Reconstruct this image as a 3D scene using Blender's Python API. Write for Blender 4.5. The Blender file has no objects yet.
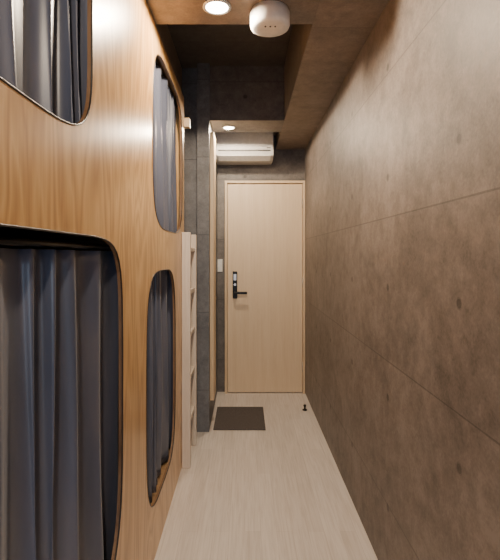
import bpy, bmesh, math, random
from mathutils import Vector, Matrix
random.seed(4)
S=bpy.context.scene
F=450.0; CH=1.31
# ---------------------------------------------------------------- helpers
def mesh_obj(name,bm,mats=(),parent=None,smooth=False):
    me=bpy.data.meshes.new(name); bmesh.ops.recalc_face_normals(bm,faces=bm.faces[:]); bm.to_mesh(me); bm.free()
    for m in mats: me.materials.append(m)
    if smooth:
        for p in me.polygons: p.use_smooth=True
    o=bpy.data.objects.new(name,me); S.collection.objects.link(o)
    if parent: o.parent=parent
    return o
def add_box(bm,a,b,bev=0,mi=0):
    x0,y0,z0=a; x1,y1,z1=b
    g=bmesh.ops.create_cube(bm,size=1)
    vs=g['verts']
    for v in vs:
        v.co=Vector((x0+(v.co.x+.5)*(x1-x0),y0+(v.co.y+.5)*(y1-y0),z0+(v.co.z+.5)*(z1-z0)))
    fs=set(f for v in vs for f in v.link_faces)
    if bev:
        es=list(set(e for v in vs for e in v.link_edges))
        r=bmesh.ops.bevel(bm,geom=es,offset=bev,segments=2,affect='EDGES',profile=.5)
        fs=set(r['faces'])|set(f for f in fs if f.is_valid)
        for v in r['verts']:
            for f in v.link_faces: fs.add(f)
    for f in fs:
        if f.is_valid: f.material_index=mi
def box(name,a,b,mat,bev=0,parent=None):
    bm=bmesh.new(); add_box(bm,a,b,bev); return mesh_obj(name,bm,[mat],parent)
def lathe(bm,prof,c,n=40,mi=0,axis='Z'):
    rings=[]
    for r,h in prof:
        ring=[]
        for i in range(n):
            t=2*math.pi*i/n
            if axis=='Z': p=Vector((c[0]+r*math.cos(t),c[1]+r*math.sin(t),c[2]+h))
            elif axis=='Y': p=Vector((c[0]+r*math.cos(t),c[1]+h,c[2]+r*math.sin(t)))
            else: p=Vector((c[0]+h,c[1]+r*math.cos(t),c[2]+r*math.sin(t)))
            ring.append(bm.verts.new(p))
        rings.append(ring)
    for k in range(len(rings)-1):
        for i in range(n):
            f=bm.faces.new((rings[k][i],rings[k][(i+1)%n],rings[k+1][(i+1)%n],rings[k+1][i])); f.material_index=mi; f.smooth=True
    for rg in (rings[0],rings[-1]):
        f=bm.faces.new(rg); f.material_index=mi
def empty(name,loc=(0,0,0)):
    e=bpy.data.objects.new(name,None); S.collection.objects.link(e); e.empty_display_size=.1
    return e
# ---------------------------------------------------------------- materials
class N:
    def __init__(s,name):
        s.m=bpy.data.materials.new(name); s.m.use_nodes=True; s.t=s.m.node_tree; s.b=s.t.nodes['Principled BSDF']
    def n(s,ty,**k):
        x=s.t.nodes.new(ty)
        for a,v in k.items(): setattr(x,a,v)
        return x
    def l(s,a,b): s.t.links.new(a,b)
    def math(s,op,a,b=None,c=None,clamp=False):
        x=s.n('ShaderNodeMath',operation=op); x.use_clamp=clamp
        for i,v in enumerate((a,b,c)):
            if v is None: continue
            if isinstance(v,(int,float)): x.inputs[i].default_value=v
            else: s.l(v,x.inputs[i])
        return x.outputs[0]
    def noise(s,vec,scale,detail=4,rough=.55,dist=0):
        x=s.n('ShaderNodeTexNoise'); x.inputs['Scale'].default_value=scale; x.inputs['Detail'].default_value=detail
        x.inputs['Roughness'].default_value=rough; x.inputs['Distortion'].default_value=dist
        s.l(vec,x.inputs['Vector']); return x.outputs['Fac']
    def ramp(s,fac,stops):
        x=s.n('ShaderNodeValToRGB'); e=x.color_ramp.elements
        while len(e)<len(stops): e.new(.5)
        for i,(p,c) in enumerate(stops): e[i].position=p; e[i].color=(*c,1)
        s.l(fac,x.inputs[0]); return x.outputs[0]
    def coord(s,scale=(1,1,1)):
        t=s.n('ShaderNodeTexCoord'); m=s.n('ShaderNodeMapping'); m.inputs['Scale'].default_value=scale
        s.l(t.outputs['Object'],m.inputs[0]); return m.outputs[0]
    def mix(s,fac,a,b,blend='MIX'):
        x=s.n('ShaderNodeMix',data_type='RGBA',blend_type=blend)
        for i,v in ((0,fac),(6,a),(7,b)):
            if isinstance(v,(int,float)): x.inputs[i].default_value=v
            elif isinstance(v,tuple): x.inputs[i].default_value=(*v,1)
            else: s.l(v,x.inputs[i])
        return x.outputs[2]
    def bump(s,h,st=.3,d=.005):
        x=s.n('ShaderNodeBump'); x.inputs['Strength'].default_value=st; x.inputs['Distance'].default_value=d
        s.l(h,x.inputs['Height']); s.l(x.outputs[0],s.b.inputs['Normal'])
def plain(name,col,rough=.5,metal=0,emit=None,est=1,var=.08):
    k=N(name); v=k.coord()
    f=k.noise(v,35,3)
    c=k.ramp(f,[(.3,tuple(x*(1-var) for x in col)),(.7,tuple(min(1,x*(1+var)) for x in col))])
    k.l(c,k.b.inputs['Base Color']); k.b.inputs['Roughness'].default_value=rough; k.b.inputs['Metallic'].default_value=metal
    if emit: k.b.inputs['Emission Color'].default_value=(*emit,1); k.b.inputs['Emission Strength'].default_value=est
    return k.m
def concrete(name,ua,va,dark=(.100,.083,.074),light=(.235,.200,.180),pu=1.2,ou=.6,pv=.575,ov=.31,holes=True,seam=.42):
    k=N(name); vec=k.coord()
    sp=k.n('ShaderNodeSeparateXYZ'); k.l(vec,sp.inputs[0]); u=sp.outputs[ua]; v=sp.outputs[va]
    n1=k.noise(vec,3.0,6,.62,.6); n2=k.noise(vec,18,6,.7,.3); n3=k.noise(vec,110,3,.7)
    f=k.math('ADD',k.math('MULTIPLY',n1,.40),k.math('ADD',k.math('MULTIPLY',n2,.38),k.math('MULTIPLY',n3,.22)))
    c=k.ramp(f,[(.39,dark),(.5,tuple((a+b)/2 for a,b in zip(dark,light))),(.60,light)])
    w=k.n('ShaderNodeTexWhiteNoise',noise_dimensions='2D'); cb=k.n('ShaderNodeCombineXYZ')
    k.l(k.math('FLOOR',k.math('DIVIDE',k.math('SUBTRACT',u,ou),pu)),cb.inputs[0]); k.l(k.math('FLOOR',k.math('DIVIDE',k.math('SUBTRACT',v,ov),pv)),cb.inputs[1])
    k.l(cb.outputs[0],w.inputs['Vector'])
    tone=k.math('ADD',k.math('MULTIPLY',w.outputs['Value'],.12),.92)
    du=k.math('PINGPONG',k.math('SUBTRACT',u,ou),pu/2); dv=k.math('PINGPONG',k.math('SUBTRACT',v,ov),pv/2)
    wob=k.math('MULTIPLY',n2,.005)
    lu=k.math('LESS_THAN',du,k.math('MULTIPLY',wob,.7)); lv=k.math('LESS_THAN',dv,wob)
    line=k.math('MAXIMUM',k.math('MULTIPLY',lu,.5),lv)
    tone=k.math('MULTIPLY',tone,k.math('SUBTRACT',1,k.math('MULTIPLY',line,seam)))
    h=k.math('MULTIPLY',line,-1)
    if holes:
        hu=k.math('PINGPONG',k.math('SUBTRACT',u,1.2),.3); hv=k.math('PINGPONG',k.math('SUBTRACT',v,.74),.22)
        r=k.math('SQRT',k.math('ADD',k.math('POWER',hu,2),k.math('POWER',hv,2)))
        hm=k.math('LESS_THAN',r,.013); rim=k.math('LESS_THAN',r,.0175)
        tone=k.math('MULTIPLY',tone,k.math('SUBTRACT',1,k.math('ADD',k.math('MULTIPLY',hm,.34),k.math('MULTIPLY',rim,.22))))
        h=k.math('SUBTRACT',h,hm)
    cc=k.n('ShaderNodeCombineColor')
    for i in range(3): k.l(tone,cc.inputs[i])
    k.l(k.mix(1.0,c,cc.outputs[0],'MULTIPLY'),k.b.inputs['Base Color'])
    k.b.inputs['Roughness'].default_value=.52
    k.bump(k.math('ADD',h,k.math('MULTIPLY',n2,.5)),.4,.004)
    return k.m
def wood(name,c0,c1,c2,scale=(9,9,.9),rough=.35,ns=2.2,coat=0):
    k=N(name); vec=k.coord(scale)
    a=k.noise(vec,ns,6,.6,1.2); b=k.noise(vec,ns*9,4,.6,.3)
    f=k.math('ADD',k.math('MULTIPLY',a,.65),k.math('MULTIPLY',b,.35))
    c=k.ramp(f,[(.33,c0),(.5,c1),(.68,c2)])
    k.l(c,k.b.inputs['Base Color']); k.b.inputs['Roughness'].default_value=rough
    k.b.inputs['Coat Weight'].default_value=coat; k.b.inputs['Coat Roughness'].default_value=.2
    k.bump(b,.12,.001)
    return k.m
def plywood():
    k=N('plywood_varnished'); vec=k.coord((3.2,3.2,.75))
    d=k.noise(vec,1.1,3,.5,.8)
    rings=k.math('PINGPONG',k.math('MULTIPLY',d,11),.5)
    rings=k.math('MULTIPLY',rings,2)
    fine=k.noise(k.coord((90,90,3)),1.5,4,.65)
    blotch=k.noise(k.coord((1.5,1.5,1)),2.2,3,.5)
    f=k.math('ADD',k.math('MULTIPLY',rings,.34),k.math('ADD',k.math('MULTIPLY',fine,.38),k.math('MULTIPLY',blotch,.28)))
    c=k.ramp(f,[(.25,(.41,.205,.060)),(.5,(.58,.325,.115)),(.75,(.72,.455,.195))])
    k.l(c,k.b.inputs['Base Color']); k.b.inputs['Roughness'].default_value=.34
    k.b.inputs['Coat Weight'].default_value=.35; k.b.inputs['Coat Roughness'].default_value=.22
    k.bump(fine,.15,.001); return k.m
def floor_mat():
    k=N('floor_vinyl_plank'); t=k.n('ShaderNodeTexCoord'); m=k.n('ShaderNodeMapping'); m.inputs['Rotation'].default_value=(0,0,math.pi/2)
    k.l(t.outputs['Object'],m.inputs[0])
    br=k.n('ShaderNodeTexBrick'); br.offset=.37
    for nme,v in (('Scale',1),('Mortar Size',.0008),('Brick Width',.9),('Row Height',.075),('Mortar Smooth',.2),('Bias',0)): br.inputs[nme].default_value=v
    br.inputs['Color1'].default_value=(.70,.64,.59,1); br.inputs['Color2'].default_value=(.77,.71,.66,1); br.inputs['Mortar'].default_value=(.60,.53,.48,1)
    k.l(m.outputs[0],br.inputs['Vector'])
    v=k.coord((60,2.5,1)); g=k.noise(v,1.5,5,.6,.5)
    gr=k.ramp(g,[(.35,(.85,.83,.81)),(.6,(1,1,1))])
    k.l(k.mix(1.0,br.outputs['Color'],gr,'MULTIPLY'),k.b.inputs['Base Color'])
    k.b.inputs['Roughness'].default_value=.42; k.bump(g,.05,.001); return k.m
M_cR=concrete('concrete_panel_wall',1,2)
M_cB=concrete('concrete_panel_end',0,2,dark=(.085,.076,.072),light=(.19,.172,.16))
M_cC=concrete('concrete_panel_ceiling',0,1,dark=(.145,.115,.095),light=(.27,.22,.18),pu=.9,ou=.295,pv=1.8,ov=.2,holes=False,seam=.3)
M_cL=concrete('concrete_panel_column',0,2,dark=(.095,.097,.107),light=(.20,.205,.22),pu=.9,ou=-.04,holes=False)
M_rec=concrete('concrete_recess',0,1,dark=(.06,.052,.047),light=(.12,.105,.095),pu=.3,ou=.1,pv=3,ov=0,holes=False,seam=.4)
M_fl=floor_mat()
M_ply=plywood()
M_edge=wood('plywood_cut_edge',(.12,.06,.028),(.20,.105,.05),(.28,.16,.08),rough=.5)
M_rim=plain('rubber_edge_trim',(.03,.022,.018),.4)
M_in=wood('bunk_inner_wood',(.22,.13,.06),(.30,.18,.09),(.38,.24,.12))
M_door=wood('door_maple',(.66,.50,.33),(.71,.555,.385),(.75,.60,.43),scale=(14,14,.6),rough=.4)
M_frame=wood('door_frame_maple',(.58,.42,.26),(.66,.50,.32),(.72,.57,.39),scale=(12,12,.8),rough=.4)
M_lad=wood('ladder_pale_wood',(.60,.51,.42),(.68,.59,.50),(.74,.66,.57),scale=(14,14,.8),rough=.45)
M_blk=plain('black_metal',(.015,.014,.014),.35,.6)
M_steel=plain('brushed_steel',(.55,.5,.45),.3,1)
M_wht=plain('white_plastic',(.74,.73,.71),.4)
M_ac=plain('aircon_plastic',(.54,.53,.52),.45)
M_slot=plain('dark_slot',(.03,.03,.03),.6)
M_lens=plain('lamp_lens',(1,.95,.85),.4,emit=(1,.88,.70),est=40)
M_matr=plain('mattress_fabric',(.5,.5,.5),.9)
def mat_rug():
    k=N('doormat_fabric'); v=k.coord((1,1,1)); a=k.noise(v,220,3,.7); 
    k.l(k.ramp(a,[(.35,(.05,.042,.040)),(.65,(.14,.12,.115))]),k.b.inputs['Base Color']); k.b.inputs['Roughness'].default_value=.95
    k.bump(a,.6,.004); return k.m
M_rug=mat_rug()
def mat_curtain():
    k=N('curtain_satin'); v=k.coord((1,1,.25)); a=k.noise(v,9,4); w=k.noise(k.coord((1,1,1)),400,2)
    k.l(k.ramp(a,[(.3,(.060,.072,.112)),(.55,(.090,.100,.145)),(.75,(.135,.132,.16))]),k.b.inputs['Base Color'])
    k.b.inputs['Roughness'].default_value=.36; k.b.inputs['Sheen Weight'].default_value=.15; k.b.inputs['Specular IOR Level'].default_value=.7
    k.bump(w,.1,.001); return k.m
M_cur=mat_curtain()
# ---------------------------------------------------------------- shell
XR=.571; XL=-1.5; YB=-1.6; YE=4.306; ZC=2.32
box('floor',(XL-.1,YB-.1,-.1),(XR+.1,YE+.1,0),M_fl)
box('wall_right',(XR,YB-.1,0),(XR+.1,YE+.1,2.85),M_cR)
box('wall_back',(XL-.1,YE,0),(XR,YE+.1,2.85),M_cB)
WX0,WX1,WZ0,WZ1=-.35,.52,.35,2.15  # unseen window opening added behind the camera to let in fill light
bm=bmesh.new()
add_box(bm,(XL-.1,YB-.1,0),(WX0,YB,2.85)); add_box(bm,(WX1,YB-.1,0),(XR,YB,2.85))
add_box(bm,(WX0,YB-.1,0),(WX1,YB,WZ0)); add_box(bm,(WX0,YB-.1,WZ1),(WX1,YB,2.85))
mesh_obj('wall_front',bm,[M_cB])
bm=bmesh.new()
for a,b in (((WX0,WZ0),(WX0+.04,WZ1)),((WX1-.04,WZ0),(WX1,WZ1)),((WX0+.04,WZ0),(WX1-.04,WZ0+.04)),((WX0+.04,WZ1-.04),(WX1-.04,WZ1)),((.065,WZ0+.04),(.105,WZ1-.04))):
    add_box(bm,(a[0],YB-.08,a[1]),(b[0],YB-.03,b[1]),.003)
mesh_obj('added_fill_window',bm,[M_steel])  # frame of the added fill opening
box('wall_left',(XL-.1,YB,0),(XL,YE,2.85),M_cB)
bm=bmesh.new(); add_box(bm,(XL,3.42,0),(-.355,YE,2.85)); add_box(bm,(-.355,3.33,0),(-.265,YE,2.85))
mesh_obj('wall_partition',bm,[M_cL])
bm=bmesh.new()
add_box(bm,(XL,YB,ZC),(XR,1.97,2.85))
add_box(bm,(.295,1.97,ZC),(XR,YE,2.85))
add_box(bm,(XL,1.97,ZC),(-.48,3.42,2.85))
mesh_obj('ceiling',bm,[M_cC])
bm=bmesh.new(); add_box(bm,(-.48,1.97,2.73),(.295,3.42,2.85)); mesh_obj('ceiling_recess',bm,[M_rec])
box('ceiling_recess_entry',(-.265,3.70,2.45),(.295,YE,2.85),M_cC)
box('ceiling_beam',(-.265,3.38,ZC),(.295,3.70,2.73),M_cB)
# ---------------------------------------------------------------- bunk
bunk=empty('capsule_bunk_bed')
XF=-.39; TH=.013; BY0=-1.2; BY1=2.88; BZ=2.315
def sup(y0,y1,z0,z1,n,cnt=112):
    cy,cz,hy,hz=(y0+y1)/2,(z0+z1)/2,(y1-y0)/2,(z1-z0)/2; pts=[]
    for i in range(cnt):
        t=2*math.pi*(i+.5)/cnt; c,s=math.cos(t),math.sin(t)
        nn=n[0] if s>0 else n[1]
        r=(abs(c)**nn+abs(s)**nn)**(-1/nn)
        pts.append((cy+hy*r*c,cz+hz*r*s))
    return pts
OP=[dict(y=(.42,1.435),z=(.30,1.36),n=(6.5,3.8)),
    dict(y=(1.78,2.52),z=(.22,1.24),n=(4.2,4.2)),
    dict(y=(.20,1.15),z=(1.59,2.22),n=(5,5)),
    dict(y=(1.90,2.80),z=(1.43,2.24),n=(4.2,4.2))]
cu=bpy.data.curves.new('tmp','CURVE'); cu.dimensions='2D'; cu.fill_mode='BOTH'; cu.extrude=TH/2
def addsp(pts):
    sp=cu.splines.new('POLY'); sp.points.add(len(pts)-1)
    for p,(a,b) in zip(sp.points,pts): p.co=(a,b,0,1)
    sp.use_cyclic_u=True
addsp([(BY0,0.0),(BY1,0.0),(BY1,BZ),(BY0,BZ)])
for o in OP: addsp(sup(*o['y'],*o['z'],o['n']))
to=bpy.data.objects.new('tmp',cu); S.collection.objects.link(to)
dg=bpy.context.evaluated_depsgraph_get(); me=bpy.data.meshes.new_from_object(to.evaluated_get(dg))
bpy.data.objects.remove(to)
for v in me.vertices:
    a,b,c=v.co; v.co=(XF-TH/2+c,a,b)
bm=bmesh.new(); bm.from_mesh(me); bmesh.ops.remove_doubles(bm,verts=bm.verts,dist=1e-5)
bmesh.ops.recalc_face_normals(bm,faces=bm.faces[:])
for f in bm.faces:
    f.smooth=False; f.material_index=0 if abs(f.normal.x)>.5 else 1
pan=mesh_obj('front_panel',bm,[M_ply,M_edge],bunk)
for i,o in enumerate(OP):
    pts=sup(*o['y'],*o['z'],o['n'])
    bm=bmesh.new(); n=len(pts); rings=[]
    for j,(a,b) in enumerate(pts):
        p0=pts[j-1]; p1=pts[(j+1)%n]; t=Vector((p1[0]-p0[0],p1[1]-p0[1])).normalized(); nn=Vector((-t.y,t.x))
        ring=[]
        for kk in range(8):
            an=2*math.pi*kk/8; 
            ring.append(bm.verts.new((XF-.0003+.0026*math.sin(an),a+nn.x*(.0018+.0026*math.cos(an)),b+nn.y*(.0018+.0026*math.cos(an)))))
        rings.append(ring)
    for j in range(n):
        A=rings[j];B=rings[(j+1)%n]
        for kk in range(8): bm.faces.new((A[kk],A[(kk+1)%8],B[(kk+1)%8],B[kk]))
    mesh_obj('opening_rim_%d'%(i+1),bm,[M_rim],bunk,True)
XI=XF-TH
box('deck_lower',(XL+.01,BY0,.16),(XI,BY1-.02,.20),M_in,parent=bunk)
box('deck_upper',(XL+.01,BY0,1.375),(XI,BY1-.02,1.41),M_in,parent=bunk)
box('deck_top',(XL+.01,BY0,2.27),(XI,BY1-.02,2.31),M_in,parent=bunk)
box('end_panel',(XL+.01,BY1-.02,0),(XI,BY1,BZ),M_ply,parent=bunk)
box('divider',(XL+.01,1.60,.20),(XI,1.62,2.27),M_in,parent=bunk)
box('head_panel',(XL+.01,BY0,0),(XI,BY0+.02,BZ),M_ply,parent=bunk)
for i,(a,b) in enumerate(((-.1,1.58),(1.66,2.84))):
    for j,z in enumerate((.20,1.41)):
        box('mattress_%d%d'%(i,j),(XL+.05,a,z),(XI-.12,b,z+.1),M_matr,.03,parent=bunk)
box('top_rail_end',(-.47,2.88,2.13),(-.355,2.93,2.19),M_frame,.004,parent=bunk)
# curtains
XC=XI-.029
def curtain(y0,y1,z0,z1,seed,pitch=.085,amp=.022):
    bm=bmesh.new(); NU=int((y1-y0)/.005); NV=30
    ph=[0]
    for i in range(NU): ph.append(ph[-1]+2*math.pi*.005/(pitch*(1+.35*math.sin(i*.035+seed)+.2*math.sin(i*.08+2*seed))))
    g=[]
    for i in range(NU+1):
        y=y0+(y1-y0)*i/NU; col=[]
        for j in range(NV+1):
            t=j/NV; z=z0+(z1-z0)*t
            a=amp*(1.1-.4*t)*(.8+.25*math.sin(i*.04+seed*3))
            s=math.sin(ph[i]+.45*math.sin(2.4*t+seed))
            x=XC+a*s+.004*math.sin(ph[i]*.37+4*t)+.003*math.sin(ph[i]*2.0+5*t+seed)*(1-.6*t)
            x=min(x,XI-.002-.002*(1-s))
            yy=y+pitch*.13*math.cos(ph[i]+t*1.5)*(1-t*.4)
            col.append(bm.verts.new((x,yy,z)))
        g.append(col)
    for i in range(NU):
        for j in range(NV): 
            bm.faces.new((g[i][j],g[i+1][j],g[i+1][j+1],g[i][j+1]))
    o=mesh_obj('privacy_curtain',bm,[M_cur],None,True)
    so=o.modifiers.new('s','SOLIDIFY'); so.thickness=.0015
    return o
for i,(o,ztop) in enumerate(zip(OP,(1.322,1.335,2.24,2.24))):
    y0,y1=o['y']
    curtain(y0-.1,min(y1+.06,2.825),.215 if i<2 else 1.42,ztop,i*1.7+.4,(.17,.14,.13,.13)[i],.025)
    bm=bmesh.new(); lathe(bm,[(.007,y0-.14),(.007,min(y1+.1,2.85) if i!=0 else 1.58)],(XC,0,ztop+.012),12,axis='Y')
    mesh_obj('curtain_rail_%d'%(i+1),bm,[M_blk],bunk)
# ---------------------------------------------------------------- ladder
lad=empty('wooden_bunk_ladder')
box('stile_near',(-.389,2.76,0),(-.335,2.79,1.45),M_lad,.004,lad)
box('stile_far',(-.389,3.09,0),(-.335,3.12,1.45),M_lad,.004,lad)
for i in range(5):
    z=.25+.27*i; box('rung_%d'%(i+1),(-.38,2.788,z),(-.344,3.092,z+.028),M_lad,.004,lad)
box('hook_plate',(-.389,2.79,1.36),(-.377,3.09,1.44),M_lad,.003,lad)
# ---------------------------------------------------------------- entrance door
d=empty('door_1')
DX0,DX1=-.165,.545; DZ=1.985
box('leaf',(DX0,4.272,.008),(DX1,4.305,DZ),M_door,.002,d)
box('jamb_left',(DX0-.026,4.25,0),(DX0-.003,4.3055,DZ+.028),M_frame,.002,d)
box('jamb_right',(DX1+.003,4.25,0),(DX1+.024,4.3055,DZ+.028),M_frame,.002,d)
box('head',(DX0-.003,4.25,DZ+.004),(DX1+.003,4.3055,DZ+.028),M_frame,.002,d)
bm=bmesh.new()
for z in (.25,1.05,1.8): lathe(bm,[(.006,z-.045),(.006,z+.045)],(DX1+.001,4.266,0),12)
mesh_obj('hinges',bm,[M_steel],d)
bm=bmesh.new()
hx=-.095
add_box(bm,(hx-.022,4.252,.90),(hx+.022,4.273,1.155),.006,0)
add_box(bm,(hx-.014,4.249,1.07),(hx+.014,4.253,1.13),.001,1)
lathe(bm,[(.011,-.055),(.011,0)],(hx,4.255,.955),16,axis='Y')
add_box(bm,(hx-.012,4.195,.943),(hx+.115,4.212,.967),.006,0)
lathe(bm,[(.012,-.006),(.012,0)],(hx,4.252,1.03),16,mi=1,axis='Y')
mesh_obj('lever_handle_lock',bm,[M_blk,M_steel],d)
bm=bmesh.new(); add_box(bm,(-.265,3.40,.21),(-.235,3.62,2.24),.003)
mesh_obj('trim_1',bm,[M_frame])
bm=bmesh.new(); add_box(bm,(-.262,4.296,1.15),(-.215,4.306,1.27),.002,0); add_box(bm,(-.252,4.292,1.18),(-.225,4.297,1.24),.001,0)
mesh_obj('light_switch',bm,[M_wht])
# ---------------------------------------------------------------- aircon
ac=empty('air_conditioner')
prof=[(4.305,2.17),(4.305,2.43),(4.00,2.43),(3.965,2.42),(3.95,2.39),(3.95,2.225),(3.965,2.19),(4.02,2.165),(4.10,2.16)]
bm=bmesh.new(); A=[bm.verts.new((-.262,y,z)) for y,z in prof]; B=[bm.verts.new((.25,y,z)) for y,z in prof]
for i in range(len(prof)):
    j=(i+1)%len(prof); bm.faces.new((A[i],A[j],B[j],B[i]))
bm.faces.new(A); bm.faces.new(B[::-1])
mesh_obj('body',bm,[M_ac],ac)
box('front_panel_cover',(-.258,3.940,2.235),(.246,3.951,2.41),M_ac,.004,ac)
box('air_outlet_slot',(-.235,3.948,2.222),(.225,3.955,2.231),M_slot,.001,ac)
bm=bmesh.new(); add_box(bm,(-.235,3.955,2.168),(.225,4.045,2.174),.002)
for v in bm.verts: v.co.z+= (4.0-v.co.y)*.35
mesh_obj('louver',bm,[M_wht],ac)
box('led_panel',(.19,3.938,2.245),(.225,3.941,2.252),M_slot,0,ac)
# ---------------------------------------------------------------- downlights
def downlight(x,y,z,w,r=.045):
    e=empty('recessed_downlight')
    bm=bmesh.new(); lathe(bm,[(r*1.0,-.0),(r*1.28,-.0),(r*1.30,-.004),(r*1.12,-.008),(r*1.0,-.004)],(x,y,z),40)
    mesh_obj('trim_ring',bm,[M_wht],e,True)
    bm=bmesh.new(); lathe(bm,[(r*1.02,0),(r*1.02,-.004),(r*.7,-.0085),(.001,-.010)],(x,y,z),40); mesh_obj('lens',bm,[M_lens],e,True)
    l=bpy.data.lights.new('lamp','SPOT'); l.energy=w; l.spot_size=math.radians(179); l.spot_blend=.08; l.color=(1,.80,.58); l.shadow_soft_size=.03
    lo=bpy.data.objects.new('lamp',l); S.collection.objects.link(lo); lo.parent=e; lo.location=(x,y,z-.035)
downlight(-.114,1.83,ZC,72)
downlight(-.128,3.56,ZC,40,.04)
downlight(-.05,-.25,ZC,62)
# ---------------------------------------------------------------- ceiling sensor
sm=empty('ceiling_smoke_detector')
bm=bmesh.new(); lathe(bm,[(.076,0),(.076,-.012),(.082,-.014),(.082,-.062),(.078,-.072),(.066,-.078),(.03,-.080),(.001,-.080)],(.103,1.86,ZC),56,mi=0)
mesh_obj('housing',bm,[M_wht],sm)
bm=bmesh.new(); 
for dx in (-.02,.0,.02): lathe(bm,[(.0035,-.079),(.0035,-.0825)],(.103+dx,1.83,ZC),12)
mesh_obj('indicator_dots',bm,[M_slot],sm)
# ---------------------------------------------------------------- doormat, stop
bm=bmesh.new(); add_box(bm,(-.238,3.36,0),(.155,3.86,.010),.004)
mesh_obj('doormat',bm,[M_rug])
bm=bmesh.new(); lathe(bm,[(.020,0),(.020,.006),(.008,.012),(.008,.030),(.012,.034),(.012,.044),(.006,.048)],(.505,3.80,0),20)
mesh_obj('door_stop',bm,[M_blk])
# ---------------------------------------------------------------- world, camera
w=bpy.data.worlds.new('World'); S.world=w; w.use_nodes=True; w.node_tree.nodes['Background'].inputs[0].default_value=(.62,.78,1,1)
w.node_tree.nodes['Background'].inputs[1].default_value=4  # bluish sky serves as fill through the added opening
pl=bpy.data.lights.new('fill_opening_portal','AREA'); pl.shape='RECTANGLE'; pl.size=WX1-WX0; pl.size_y=WZ1-WZ0; pl.cycles.is_portal=True
po=bpy.data.objects.new('fill_opening_portal',pl); S.collection.objects.link(po); po.location=((WX0+WX1)/2,YB-.09,(WZ0+WZ1)/2); po.rotation_euler=(math.pi/2,0,0)  # portal guiding sky fill through the added opening
cam=bpy.data.cameras.new('camera'); co=bpy.data.objects.new('camera',cam); S.collection.objects.link(co)
co.location=(0,0,CH); co.rotation_euler=(math.pi/2,0,0)
cam.sensor_fit='AUTO'; cam.sensor_width=36; cam.lens=F/560*36
cam.shift_x=5/560; cam.shift_y=-25/560; cam.clip_start=.02
S.camera=co
